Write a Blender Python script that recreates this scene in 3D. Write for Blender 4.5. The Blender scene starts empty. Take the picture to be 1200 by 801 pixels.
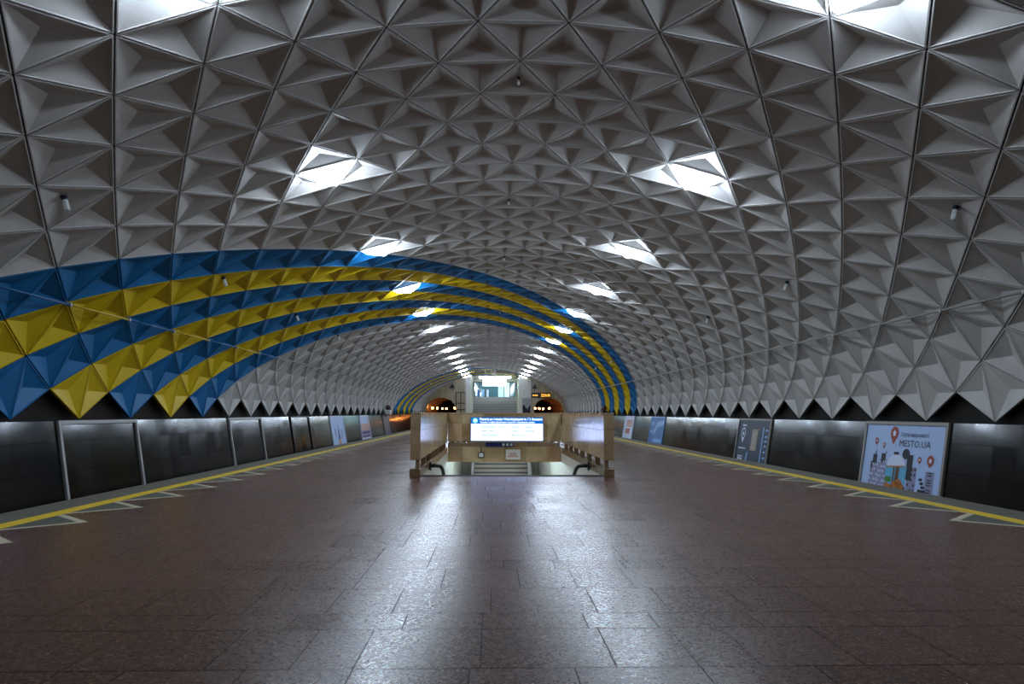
import bpy, bmesh, math, random
from mathutils import Vector, Matrix
from bisect import bisect_left
random.seed(7)
scn = bpy.context.scene
COL = scn.collection
R = math.radians

# ------------------------------------------------------------------ camera
CAM_X, CAM_Z = -0.392, 1.2
YAW, PITCH, ROLL = 0.0287, 0.1026, 0.0026
fw = Vector((math.sin(YAW)*math.cos(PITCH), math.cos(YAW)*math.cos(PITCH), math.sin(PITCH)))
rt0 = Vector((math.cos(YAW), -math.sin(YAW), 0))
up0 = rt0.cross(fw)
rt = rt0*math.cos(ROLL) + up0*math.sin(ROLL)
up = up0*math.cos(ROLL) - rt0*math.sin(ROLL)
cd = bpy.data.cameras.new('camera'); cam = bpy.data.objects.new('camera', cd); COL.objects.link(cam)
cd.sensor_width = 36.0; cd.lens = 809.48*36/1200; cd.clip_start = 0.05; cd.clip_end = 400
m = Matrix((rt, up, -fw)).transposed().to_4x4(); m.translation = (CAM_X, 0, CAM_Z)
cam.matrix_world = m
scn.camera = cam

# ------------------------------------------------------------------ world, exposure
w = bpy.data.worlds.new('world'); scn.world = w; w.use_nodes = True
w.node_tree.nodes['Background'].inputs[0].default_value = (0.02, 0.022, 0.025, 1)
w.node_tree.nodes['Background'].inputs[1].default_value = 0.1
vs = scn.view_settings
vs.view_transform = 'Standard'; vs.look = 'None'; vs.gamma = 1.0; vs.use_curve_mapping = False
vs.exposure = 0.22
LIGHT_PANEL = 82.0      # radiance of the ceiling light diffusers
LIGHT_COL = (0.68, 0.83, 1.0)

# ------------------------------------------------------------------ materials
MATS = {}
def mat(name, col=(.5,.5,.5), rough=.5, metal=0.0, spec=.5, emit=None, emit_s=0.0, build=None):
    if name in MATS: return MATS[name]
    M = bpy.data.materials.new(name); M.use_nodes = True
    nt = M.node_tree; b = nt.nodes['Principled BSDF']
    b.inputs['Base Color'].default_value = (*col, 1)
    b.inputs['Roughness'].default_value = rough
    b.inputs['Metallic'].default_value = metal
    b.inputs['Specular IOR Level'].default_value = spec
    if emit:
        b.inputs['Emission Color'].default_value = (*emit, 1); b.inputs['Emission Strength'].default_value = emit_s
    if build: build(nt, b)
    MATS[name] = M
    return M
def N(nt, t, **kw):
    n = nt.nodes.new(t)
    for k, v in kw.items():
        if k in n.inputs: n.inputs[k].default_value = v
        else: setattr(n, k, v)
    return n
def ramp(nt, fac, stops):
    r = nt.nodes.new('ShaderNodeValToRGB'); el = r.color_ramp.elements
    while len(el) < len(stops): el.new(.5)
    for e, (p, c) in zip(el, stops): e.position = p; e.color = (*c, 1)
    nt.links.new(fac, r.inputs[0]); return r.outputs[0]
def pos(nt): return nt.nodes.new('ShaderNodeNewGeometry').outputs['Position']
def scaled(nt, v, s):
    mp = nt.nodes.new('ShaderNodeMapping'); mp.inputs['Scale'].default_value = s
    nt.links.new(v, mp.inputs[0]); return mp.outputs[0]
def noise(nt, v, scale, detail=3, rough=.55):
    n = N(nt, 'ShaderNodeTexNoise', Scale=scale, Detail=detail, Roughness=rough); nt.links.new(v, n.inputs['Vector']); return n.outputs['Fac']
def mixc(nt, f, a, b, mode='MIX'):
    x = nt.nodes.new('ShaderNodeMix'); x.data_type = 'RGBA'; x.blend_type = mode
    for s, v in ((x.inputs[0], f), (x.inputs[6], a), (x.inputs[7], b)):
        if hasattr(v, 'links') or hasattr(v, 'is_linked'): nt.links.new(v, s)
        else: s.default_value = v if not isinstance(v, tuple) else (*v, 1)
    return x.outputs[2]
def bump(nt, b, h, strength, dist=.01):
    n = N(nt, 'ShaderNodeBump', Strength=strength, Distance=dist); nt.links.new(h, n.inputs['Height']); nt.links.new(n.outputs[0], b.inputs['Normal'])
def rnd(nt):
    o = nt.nodes.new('ShaderNodeObjectInfo').outputs['Random']; g = nt.nodes.new('ShaderNodeNewGeometry').outputs['Random Per Island']
    a = N(nt, 'ShaderNodeMath', operation='ADD'); nt.links.new(o, a.inputs[0]); nt.links.new(g, a.inputs[1])
    f = N(nt, 'ShaderNodeMath', operation='FRACT'); nt.links.new(a.outputs[0], f.inputs[0]); return f.outputs[0]

def painted(c, var):
    def f(nt, b):
        p = pos(nt)
        n1 = noise(nt, p, 2.2, 5, .6); n2 = noise(nt, p, 30, 3)
        lo = tuple(x*(1-var) for x in c)
        base = ramp(nt, n1, [(.3, lo), (.62, c)])
        base = mixc(nt, rnd(nt), base, tuple(x*(1-var*.7) for x in c))
        nt.links.new(base, b.inputs['Base Color']); bump(nt, b, n2, .12, .004)
    return f
M_WHITE = mat('painted_white_concrete', rough=.55, spec=.4, build=painted((.55,.52,.495), .18))
M_BLUE = mat('painted_blue', rough=.5, spec=.4, build=painted((.006,.15,.38), .16))
M_YEL = mat('painted_yellow', rough=.5, spec=.4, build=painted((.72,.50,.006), .14))
M_JOINT = mat('dark_joint', (.018,.015,.013), .8, spec=.2)
def granite(nt, b):
    p = pos(nt)
    def vor(scale):
        v = N(nt, 'ShaderNodeTexVoronoi', Scale=scale); nt.links.new(p, v.inputs['Vector'])
        sp_ = nt.nodes.new('ShaderNodeSeparateColor'); nt.links.new(v.outputs['Color'], sp_.inputs[0]); return sp_.outputs
    c1 = vor(70); c2 = vor(150); n3 = noise(nt, p, 18, 4, .7)
    base = ramp(nt, c1[0], [(0, (.020,.011,.009)), (.25, (.055,.023,.016)), (.5, (.085,.032,.020)), (.8, (.12,.048,.032)), (.95, (.32,.19,.145))])
    base = mixc(nt, .35, base, ramp(nt, c2[1], [(0, (.03,.014,.010)), (.6, (.10,.042,.028)), (1, (.22,.12,.09))]))
    base = mixc(nt, .4, base, ramp(nt, rnd(nt), [(0, (.062,.023,.015)), (.5, (.095,.036,.023)), (1, (.078,.027,.017))]))
    nt.links.new(base, b.inputs['Base Color'])
    rr = mixc(nt, .5, ramp(nt, c1[2], [(0, (.16,)*3), (1, (.44,)*3)]), ramp(nt, n3, [(.35, (.18,)*3), (.65, (.38,)*3)]))
    rr = mixc(nt, .4, rr, ramp(nt, rnd(nt), [(0, (.20,)*3), (.5, (.33,)*3), (1, (.26,)*3)]))
    nt.links.new(rr, b.inputs['Roughness'])
    bump(nt, b, c1[1], .10, .002)
M_FLOOR = mat('red_brown_granite', spec=.30, build=granite)
def greystone(nt, b):
    n = noise(nt, pos(nt), 60, 4, .7)
    nt.links.new(ramp(nt, n, [(.3, (.07,.065,.05)), (.7, (.17,.155,.125))]), b.inputs['Base Color'])
M_EDGE = mat('grey_granite', rough=.5, build=greystone)
M_TRI = mat('greenish_grey_granite', (.085,.088,.07), .45)
M_YLINE = mat('yellow_line_paint', (.72,.47,.02), .45)
M_CREAM = mat('cream_marking_stone', (.46,.40,.28), .5)
def blackg(nt, b):
    p = pos(nt); n = noise(nt, p, 3, 4); n2 = noise(nt, p, 120, 2)
    nt.links.new(ramp(nt, n2, [(.4, (.004,.0036,.0033)), (.75, (.012,.011,.010))]), b.inputs['Base Color'])
    a = mixc(nt, .5, ramp(nt, n, [(.3, (.08,)*3), (.7, (.18,)*3)]), ramp(nt, rnd(nt), [(0, (.08,)*3), (1, (.2,)*3)]))
    nt.links.new(a, b.inputs['Roughness'])
    bump(nt, b, n, .08, .02)
M_BLACK = mat('polished_black_granite', spec=.3, build=blackg)
def marble(cs, streak=True):
    def f(nt, b):
        p = pos(nt); n = noise(nt, scaled(nt, p, (1.2, 1.2, .8)), 3.5, 6, .65); n2 = noise(nt, scaled(nt, p, (8, 8, 1.0)), 2, 2)
        a = ramp(nt, n, [(.3, cs[0]), (.5, cs[1]), (.68, cs[2])])
        a = mixc(nt, .6, a, ramp(nt, rnd(nt), [(0, cs[0]), (.35, cs[1]), (.7, cs[2]), (1, cs[3])]))
        nt.links.new(a, b.inputs['Base Color'])
        bump(nt, b, n2, .05 if streak else .02, .03)
    return f
M_MARB = mat('beige_marble', rough=.17, spec=.7, build=marble([(.22,.13,.06), (.46,.31,.16), (.58,.44,.26), (.46,.24,.13)]))
M_MARBD = mat('brown_marble', rough=.2, spec=.5, build=marble([(.10,.06,.03), (.22,.14,.07), (.32,.21,.11), (.25,.14,.08)]))
M_MARBW = mat('pale_marble', rough=.25, build=marble([(.46,.42,.34), (.66,.62,.53), (.74,.71,.63), (.60,.54,.43)], False))
M_STEEL = mat('brushed_steel', (.42,.41,.40), .35, 1.0)
M_FRAME = mat('grey_frame_metal', (.20,.18,.165), .45, .3)
M_DARKM = mat('dark_metal', (.03,.028,.027), .4, .5)
M_PIPE = mat('grey_pipe', (.30,.285,.27), .45)
M_PIPEB = mat('blue_pipe_paint', (.01,.10,.26), .45)
M_PIPEY = mat('yellow_pipe_paint', (.55,.38,.02), .45)
M_BULB = mat('unlit_bulb_glass', (.72,.74,.72), .2)
M_SOCK = mat('socket_plastic', (.02,.025,.04), .4)
M_DIFF = mat('light_diffuser', (.8,.8,.8), .4, emit=LIGHT_COL, emit_s=LIGHT_PANEL)
M_HOUSE = mat('white_housing', (.6,.6,.6), .4)
M_CONC = mat('dark_concrete', (.05,.045,.04), .85)
M_TUNNEL = mat('dark_brown_tunnel_lining', (.10,.055,.035), .8)  # one even dark brown for the lining
M_STEP = mat('grey_granite_step', rough=.5, build=greystone)
M_STEPS = mat('warm_stone_step', (.34,.28,.22), .45)
M_STEPB = mat('step_riser_stone', (.17,.13,.10), .35)
M_NOSE = mat('step_nosing_dark', (.03,.028,.03), .4)
M_TUBE = mat('fluorescent_tube', (.9,.9,.9), .4, emit=(.66,.90,1.0), emit_s=95.0)
M_ORANGE = mat('sodium_bulb', (.9,.5,.2), .4, emit=(1.0,.30,.06), emit_s=60.0)
M_BOARDW = mat('lightbox_white', (.85,.88,.92), .12, emit=(.43,.55,1.0), emit_s=2.3)
M_BOARDB = mat('lightbox_blue', (.01,.12,.4), .12, emit=(.008,.13,.48), emit_s=.85)
M_BOARDT = mat('lightbox_white_letters', (.85,.9,.95), .12, emit=(.8,.92,1.0), emit_s=1.2)
M_BOARDG = mat('lightbox_grey_print', (.05,.07,.10), .3, emit=(.10,.16,.24), emit_s=.3)
M_LOGO = mat('lightbox_green_logo', (.2,.7,.5), .12, emit=(.22,.72,.55), emit_s=.9)
M_SIGNW = mat('hanging_lightbox', (.9,.9,.9), .3, emit=(.85,.97,1.0), emit_s=6.0)
M_NAVY = mat('navy_enamel', (.008,.02,.12), .3)
M_ENAM = mat('white_enamel', (.66,.64,.60), .35)
M_RED = mat('red_print', (.45,.03,.03), .5)
M_LED = mat('amber_led', (.9,.5,.1), .4, emit=(1.0,.42,.03), emit_s=1.6)
M_GLASS = mat('bluish_hall_glass', (.05,.13,.16), .06, spec=.7)
def pr(n, c, r=.45): return mat('print_' + n, c, r, spec=.15)
P_SKY = pr('pale_blue', (.40,.52,.78)); P_DK = pr('dark', (.022,.02,.03)); P_PIN = pr('pin_red', (.30,.055,.03)); P_GRY = pr('grey_violet', (.24,.24,.38))
P_WHT = pr('white', (.62,.68,.85)); P_BRN = pr('brown', (.12,.055,.03)); P_ORG = pr('orange', (.45,.16,.03)); P_GRN = pr('green', (.06,.20,.03)); P_CYA = pr('cyan', (.12,.40,.62))
P_NAVY = pr('slate_navy', (.028,.042,.075)); P_TAN = pr('tan', (.30,.24,.19)); P_ABLU = pr('azure', (.06,.16,.42)); P_ABL2 = pr('azure_light', (.22,.42,.72)); P_PNK = pr('pink', (.50,.28,.25)); P_SLT = pr('slate', (.10,.10,.12))
P_DBL = pr('deep_blue', (.03,.04,.22))

# ------------------------------------------------------------------ mesh helpers
class MB:
    def __init__(s): s.v = []; s.f = []; s.mi = []
    def poly(s, pts, mi=0):
        i = len(s.v); s.v += [tuple(p) for p in pts]; s.f.append(tuple(range(i, i+len(pts)))); s.mi.append(mi)
    def box(s, a, b, mi=0):
        x0, y0, z0 = a; x1, y1, z1 = b; i = len(s.v)
        s.v += [(x0,y0,z0),(x1,y0,z0),(x1,y1,z0),(x0,y1,z0),(x0,y0,z1),(x1,y0,z1),(x1,y1,z1),(x0,y1,z1)]
        for q in ((0,3,2,1),(4,5,6,7),(0,1,5,4),(1,2,6,5),(2,3,7,6),(3,0,4,7)): s.f.append(tuple(i+k for k in q)); s.mi.append(mi)
    def bevbox(s, a, b, c=.01, mi=0):
        # box with a chamfered outline on every edge of its top and bottom
        x0, y0, z0 = a; x1, y1, z1 = b
        rings = [(z0, c), (z0+c, 0), (z1-c, 0), (z1, c)]; i = len(s.v)
        for z, d in rings: s.v += [(x0+d,y0+d,z),(x1-d,y0+d,z),(x1-d,y1-d,z),(x0+d,y1-d,z)]
        s.f.append((i+3,i+2,i+1,i)); s.f.append((i+12,i+13,i+14,i+15)); s.mi += [mi, mi]
        for r in range(3):
            for k in range(4):
                a_, b_ = i+4*r+k, i+4*r+(k+1) % 4
                s.f.append((a_, b_, b_+4, a_+4)); s.mi.append(mi)
    def tube(s, pts, r, n=8, cap=True, mi=0):
        pts = [Vector(p) for p in pts]; i0 = len(s.v); rr = r if isinstance(r, (list, tuple)) else [r]*len(pts)
        ref = None
        for j, p in enumerate(pts):
            t = (pts[min(j+1, len(pts)-1)] - pts[max(j-1, 0)]).normalized()
            if ref is None: ref = Vector((0,0,1)) if abs(t.z) < .9 else Vector((1,0,0))
            a = t.cross(ref).normalized(); b = t.cross(a).normalized(); ref = -b if False else ref
            for k in range(n):
                an = 2*math.pi*k/n; s.v.append(tuple(p + (a*math.cos(an) + b*math.sin(an))*rr[j]))
        for j in range(len(pts)-1):
            for k in range(n):
                a = i0+j*n+k; b = i0+j*n+(k+1) % n; s.f.append((a, b, b+n, a+n)); s.mi.append(mi)
        if cap:
            s.f.append(tuple(i0+k for k in reversed(range(n)))); s.f.append(tuple(i0+(len(pts)-1)*n+k for k in range(n))); s.mi += [mi, mi]
    def ball(s, c, r, n=10, m_=6, mi=0, sq=(1,1,1)):
        i0 = len(s.v)
        for j in range(m_+1):
            th = math.pi*j/m_
            for k in range(n):
                an = 2*math.pi*k/n
                s.v.append((c[0]+r*sq[0]*math.sin(th)*math.cos(an), c[1]+r*sq[1]*math.sin(th)*math.sin(an), c[2]+r*sq[2]*math.cos(th)))
        for j in range(m_):
            for k in range(n):
                a = i0+j*n+k; b = i0+j*n+(k+1) % n; s.f.append((a, a+n, b+n, b)); s.mi.append(mi)
    def prism(s, pts2, d0, d1, f3, mi=0):
        # outline pts2 (u,v) extruded from depth d0 to d1; f3(u,v,d) -> xyz
        n = len(pts2); i = len(s.v)
        s.v += [tuple(f3(u, v, d0)) for u, v in pts2] + [tuple(f3(u, v, d1)) for u, v in pts2]
        s.f.append(tuple(i+k for k in reversed(range(n)))); s.f.append(tuple(i+n+k for k in range(n))); s.mi += [mi, mi]
        for k in range(n):
            a, b = i+k, i+(k+1) % n; s.f.append((a, b, b+n, a+n)); s.mi.append(mi)
    def mesh(s, name, mats, smooth=False):
        me = bpy.data.meshes.new(name); me.from_pydata(s.v, [], s.f)
        for x in (mats if isinstance(mats, (list, tuple)) else [mats]): me.materials.append(x)
        if any(s.mi): me.polygons.foreach_set('material_index', s.mi)
        if smooth: me.polygons.foreach_set('use_smooth', [True]*len(s.f))
        me.update(); return me
    def build(s, name, mats, parent=None, smooth=False, recalc=True):
        me = s.mesh(name, mats, smooth)
        if recalc:
            bm = bmesh.new(); bm.from_mesh(me); bmesh.ops.recalc_face_normals(bm, faces=bm.faces); bm.to_mesh(me); bm.free()
        return link(name, me, parent)
def link(name, data, parent=None, loc=None):
    o = bpy.data.objects.new(name, data); COL.objects.link(o)
    if parent: o.parent = parent
    if loc is not None: o.location = loc
    return o
def tag(o, label=None, cat=None, group=None, kind=None):
    if label: o['label'] = label
    if cat: o['category'] = cat
    if group: o['group'] = group
    if kind: o['kind'] = kind
    return o
def empty(name, loc=(0,0,0)):
    o = link(name, None); o.location = loc; o.empty_display_size = .2; return o
def copy_tree(o, parent=None):
    c = o.copy(); COL.objects.link(c)
    if parent: c.parent = parent
    for ch in list(o.children): copy_tree(ch, c)
    return c
def text_mesh(body, size, width=None, align='LEFT', bold=0.0):
    c = bpy.data.curves.new('txt', 'FONT'); c.body = body; c.size = size; c.align_x = align; c.offset = bold; c.resolution_u = 2
    o = bpy.data.objects.new('txt', c); COL.objects.link(o); bpy.context.view_layer.update()
    me = bpy.data.meshes.new_from_object(o.evaluated_get(bpy.context.evaluated_depsgraph_get()))
    bpy.data.objects.remove(o)
    if width:
        xs = [v.co.x for v in me.vertices]; k = width/(max(xs)-min(xs)); x0 = min(xs)
        for v in me.vertices: v.co.x = (v.co.x-x0)*k
    return me
ORD = ['first','second','third','fourth','fifth','sixth','seventh','eighth','ninth','tenth','eleventh','twelfth','thirteenth','fourteenth','fifteenth','sixteenth','seventeenth']

# ------------------------------------------------------------------ vault lattice
EDGE, STEP, D0, CROWN = 1.2124, 1.05, 9.7531, 6.3878
AC = (.86, .2617, -.7745, 1.3905)
def _phi(k):
    t = k/9.5; return AC[0]*t + AC[1]*t**3 + AC[2]*t**5 + AC[3]*t**7
_K = [i*.0125 for i in range(761)]; _X = [0.0]; _Z = [0.0]
for i in range(760):
    a, b = _phi(_K[i]), _phi(_K[i+1])
    _X.append(_X[-1] + (math.cos(a)+math.cos(b))/2*EDGE*.0125); _Z.append(_Z[-1] - (math.sin(a)+math.sin(b))/2*EDGE*.0125)
def prof(k):
    q = abs(k)/.0125; i = min(int(q), 759); f = q-i
    return math.copysign(_X[i]*(1-f)+_X[i+1]*f, k), CROWN + _Z[i]*(1-f)+_Z[i+1]*f
def outn(k):
    p = _phi(abs(k)); return Vector((math.copysign(math.sin(p), k), 0, math.cos(p)))
def V(r, k):
    x, z = prof(k); return Vector((x, D0+STEP*r, z))
def vault_z(x):
    i = bisect_left(_X, abs(x)) if abs(x) < 9.1 else 740
    return CROWN + _Z[min(i, 760)]
def proj(p):
    d = Vector(p) - Vector((CAM_X, 0, CAM_Z)); y = d.dot(fw)
    if y < .2: return None
    return 600+809.48*d.dot(rt)/y, 400.5-809.48*d.dot(up)/y
def shoelace(ps):
    ps = [proj(p) for p in ps]
    if any(p is None for p in ps): return 0
    cx = sum(p[0] for p in ps)/len(ps); cy = sum(p[1] for p in ps)/len(ps)
    if not (-25 < cx < 1225 and -25 < cy < 826): return 0
    return abs(sum(ps[i][0]*ps[(i+1) % len(ps)][1]-ps[(i+1) % len(ps)][0]*ps[i][1] for i in range(len(ps))))/2
END_Y = 88.6
RMIN, RMAX, RFAR = -14, 75, 84

def stripe(r, k, d):
    u = r + d/3 - 2*(k+.5)
    for u0 in (16, 68):
        j = math.floor((u-u0)/2)
        if 0 <= j <= 6: return 1 + (j % 2)
    return 0
GAP, RIM, DEEP, THICK = .011, .018, .135, .085
def panel_geo(mb, a, b, c, n, mi=0):
    """triangular coffer: narrow rim, three facets sunk to an apex, edges with thickness (n = outward normal)"""
    cen = (a+b+c)/3; inr = EDGE*.2887
    def inset(p, d): return cen + (p-cen)*(1-d/inr)
    o = [inset(p, GAP) for p in (a,b,c)]; i_ = [inset(p, GAP+RIM) for p in (a,b,c)]; bk = [p+n*THICK for p in o]; lip = [p+n*.012 for p in i_]
    ap = cen + n*DEEP
    base = len(mb.v); mb.v += [tuple(p) for p in o+i_+lip+bk+[ap]]
    for k in range(3):
        l = (k+1) % 3
        for f in ((k, l, 3+l, 3+k), (3+k, 3+l, 6+l, 6+k), (6+k, 6+l, 12), (9+k, 9+l, l, k)): mb.f.append(tuple(base+x for x in f)); mb.mi.append(mi)
panels = []
def ring_ks(r): return [x*1.0 for x in range(-9, 9)] if r % 2 == 0 else [x+.5 for x in range(-10, 9)]
for r in range(RMIN, RFAR+1):
    for k in ring_ks(r):
        if r > RMAX and abs(k+.5) > 3.2: continue
        for d in (1, -1):
            A, B, C = V(r, k), V(r, k+1), V(r+d, k+.5)
            lit = (r % 6 == 3 and d == 1 and abs(abs(k+.5)-3) < .1)
            panels.append((shoelace((A, B, C)), r, k, d, stripe(r, k, d), lit))
panels.sort(key=lambda t: -t[0])
PM = [M_WHITE, M_BLUE, M_YEL]
shell = MB()
sp = []
for i in range(0, 77):
    k = -9.5+19*i/76; x, z = prof(k); n = outn(k)*.2; sp.append((x+n.x, z+n.z))
sp = [(-9.36, .88)] + sp + [(9.36, .88)]
sp = [(max(-9.36, min(9.36, x)), z) for x, z in sp]
for y0, y1, lim in ((-5.6, END_Y, 99), (END_Y, 99.0, 4.3)):
    for (xa, za), (xb, zb) in zip(sp, sp[1:]):
        if max(abs(xa), abs(xb)) < lim: shell.poly([(xa,y0,za),(xb,y0,zb),(xb,y1,zb),(xa,y1,za)])
ceiling = shell.build('ceiling', M_JOINT, recalc=False)
tag(ceiling, 'barrel vault of white triangular coffers with blue and yellow diagonal stripes', 'ceiling', kind='structure')
cache = {}; far = MB()
for idx, (ar, r, k, d, c, lit) in enumerate(panels):
    n = outn(k+.5); y = D0+STEP*r
    if idx < 300:
        key = (k, d, c)
        if key not in cache:
            mb = MB(); off = Vector((0, y, 0))
            panel_geo(mb, V(r, k)-off, V(r, k+1)-off, V(r+d, k+.5)-off, n); 
            me = mb.mesh('coffer_panel', PM[c]); bm = bmesh.new(); bm.from_mesh(me); bmesh.ops.recalc_face_normals(bm, faces=bm.faces); bm.to_mesh(me); bm.free()
            cache[key] = me
        link('coffer_panel', cache[key], ceiling, (0, y, 0))
    else: panel_geo(far, V(r, k), V(r, k+1), V(r+d, k+.5), n, c)
tag(far.build('distant_coffer_panels', PM, ceiling), kind='stuff')

# ------------------------------------------------------------------ floor
EDGE_X, YEL0, YEL1, TIP = 6.2, 5.44, 5.66, 4.80
O0, O1, O2, O3 = 13.72, 21.40, 24.40, 32.08    # two stair openings
WX = 1.985
fb = MB(); T = -.003
for x0, x1, y0, y1 in ((-EDGE_X, -WX, -5.6, END_Y), (WX, EDGE_X, -5.6, END_Y), (-WX, WX, -5.6, O0), (-WX, WX, O1, O2), (-WX, WX, O3, END_Y)):
    fb.box((x0, y0, -.19 if y0 == O1 else -.27), (x1, y1, T))
floor = fb.build('floor', mat('brown_grout', (.016,.010,.008), .8)); tag(floor, 'platform floor of red-brown granite tiles with yellow edge lines', 'floor', kind='structure')
def tile_geo(mb, x0, y0, x1, y1, g=.003, c=.0008):
    a = (x0+g, y0+g, x1-g, y1-g); i = len(mb.v)
    mb.v += [(a[0],a[1],T),(a[2],a[1],T),(a[2],a[3],T),(a[0],a[3],T), (a[0]+c,a[1]+c,0),(a[2]-c,a[1]+c,0),(a[2]-c,a[3]-c,0),(a[0]+c,a[3]-c,0)]
    for q in ((4,5,6,7),(0,1,5,4),(1,2,6,5),(2,3,7,6),(3,0,4,7)): mb.f.append(tuple(i+z for z in q)); mb.mi.append(0)
tiles = []
y = .41-3; pat = (.6, .3, .6); pi_ = 0
while y < END_Y-.05:
    h = pat[pi_ % 3]; pi_ += 1; y1 = min(y+h, END_Y)
    spans = [(-YEL0, YEL0)]
    for a, b in ((O0, O1), (O2, O3)):
        if y1 > a+.02 and y < b-.02: spans = [(-YEL0, -1.93), (1.93, YEL0)]
    if len(spans) == 1 or True:
        for s0, s1 in spans:
            x = s0
            while x < s1-.01:
                wd = random.choice((.3, .4, .45, .5, .55, .6, .6, .65)) if y < 50 else .6
                x1 = x+wd
                if s1-x1 < .28: x1 = s1
                tiles.append((x, y, x1, y1)); x = x1
    y = y1
tl = sorted(tiles, key=lambda t: -shoelace([(t[0],t[1],0),(t[2],t[1],0),(t[2],t[3],0),(t[0],t[3],0)]))
tcache = {}; ft = MB()
for i, (x0, y0, x1, y1) in enumerate(tl):
    if i < 300:
        key = (round(x1-x0, 3), round(y1-y0, 3))
        if key not in tcache:
            mb = MB(); tile_geo(mb, 0, 0, *key); tcache[key] = mb.mesh('floor_tile', M_FLOOR)
        link('floor_tile', tcache[key], floor, (x0, y0, 0))
    else: tile_geo(ft, x0, y0, x1, y1)
tag(ft.build('distant_floor_tiles', M_FLOOR, floor, recalc=False), kind='stuff')
# edge slabs, yellow line, warning triangles
mb = MB(); mb.bevbox((0, .004, -.05), (EDGE_X-YEL1, 1.196, .001), .004); me_slab = mb.mesh('edge_slab', M_EDGE)
for s in (-1, 1):
    for i in range(76):
        y = -2.4+1.2*i
        o = link('edge_slab', me_slab, floor, (YEL1 if s > 0 else -EDGE_X, y, 0))
    mb = MB(); mb.box((YEL0, -3, -.02), (YEL1, END_Y, .003)); mb.v = [(s*x, y, z) for x, y, z in mb.v]
    mb.build('yellow_edge_line', M_YLINE, floor)
    tri = [(YEL0-.002, -.6), (YEL0-.002, .6), (TIP, 0)]
    wln = .085; out = []
    cx = (TIP+2*YEL0)/3
    inn = [(YEL0-.002, -.6+.115), (YEL0-.002, .6-.115), (TIP+.125, 0)]
    mt = MB(); mt.prism([(s*u, v) for u, v in inn], .001, .0025, lambda u, v, d: (u, v, d)); me_t = mt.mesh('warning_triangle', M_TRI)
    mo = MB()
    for q in ([tri[0], tri[2], inn[2], inn[0]], [tri[2], tri[1], inn[1], inn[2]]): mo.prism([(s*u, v) for u, v in q], .001, .003, lambda u, v, d: (u, v, d))
    me_o = mo.mesh('outline', M_CREAM)
    for me in (me_t, me_o):
        bm = bmesh.new(); bm.from_mesh(me); bmesh.ops.recalc_face_normals(bm, faces=bm.faces); bm.to_mesh(me); bm.free()
    for i in range(66):
        o = link('warning_triangle', me_t, floor, (0, 7.86-1.2*3+1.2*i, 0)); link('outline', me_o, o)

# track pits and platform faces
for s, nm in ((-1, 'left'), (1, 'right')):
    mb = MB(); mb.box((min(s*6.2, s*9.6), -5.6, -1.35), (max(s*6.2, s*9.6), 120, -1.2)); 
    o = mb.build('trim_%d' % (1 if s < 0 else 2), M_CONC); tag(o, 'dark track bed beside the %s platform edge' % nm, 'track bed', kind='structure')
    mb = MB(); mb.box((min(s*5.9, s*6.15), -5.6, -1.2), (max(s*5.9, s*6.15), END_Y, -.27)); o = mb.build('trim_%d' % (3 if s < 0 else 4), M_CONC); tag(o, 'concrete face under the %s platform edge' % nm, 'platform face', kind='structure')

# ------------------------------------------------------------------ side walls of black granite
SL = .187; CS = .982
def wall_frame(s, y):
    """matrix: local x along the wall (reading direction), local y up the slope, local z out of the wall; origin at the wall top"""
    u = Vector((0, -s, 0)); v = Vector((s*SL, 0, CS)); n = u.cross(v)
    mm = Matrix((u, v, n)).transposed().to_4x4(); mm.translation = (s*9.08, y, 1.02); return mm
mb = MB(); mb.bevbox((0.001, 0, -.03), (.599, .417, 0), .0015); ta = mb.mesh('wall_tile', M_BLACK)
mb = MB(); mb.bevbox((0.001, 0, -.03), (.599, .597, 0), .0015); tb = mb.mesh('wall_tile', M_BLACK)
for s, nm in ((-1, 'left'), (1, 'right')):
    mm = wall_frame(s, 0)
    mb = MB()
    def W(y, v, d): return mm @ Vector((-s*y, v, d))
    mb.prism([(-5.6, 0), (END_Y, 0), (END_Y, -2.3), (-5.6, -2.3)], -.30, -.012, lambda u, v, d: W(u, v, d))
    o = mb.build('wall_'+nm, M_JOINT); tag(o, 'polished black granite track wall on the %s side' % nm, 'wall', kind='structure')
    fm = MB(); cnt = 0
    rows = ((-.42, ta), (-1.02, tb), (-1.62, tb))
    for c in range(145):
        y = -1.0+.6*c
        for rv, me in rows:
            if 9.0 < y < 52 and cnt < 300 and not (rv < -1.5 and y > 45):
                t = link('wall_tile', me, o); cnt += 1
                lm = mm.copy(); lm.translation = mm @ Vector((-s*(y+(.6 if s > 0 else 0)), rv, 0)); t.matrix_local = lm
            else:
                y1 = min(y+.6, END_Y)
                fm.poly([W(y+.003, rv, 0), W(y1-.003, rv, 0), W(y1-.003, rv+(.414 if rv > -.5 else .594), 0), W(y+.003, rv+(.414 if rv > -.5 else .594), 0)])
    tag(fm.build('distant_wall_tiles', M_BLACK, o, recalc=False), kind='stuff')
    for f_ in []: pass
# wall behind the camera
mb = MB(); mb.box((-9.6, -6.0, -1.4), (9.6, -5.6, 6.7)); tag(mb.build('wall_back', M_CONC), 'concrete wall closing the vault behind the camera', 'wall', kind='structure')

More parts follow.
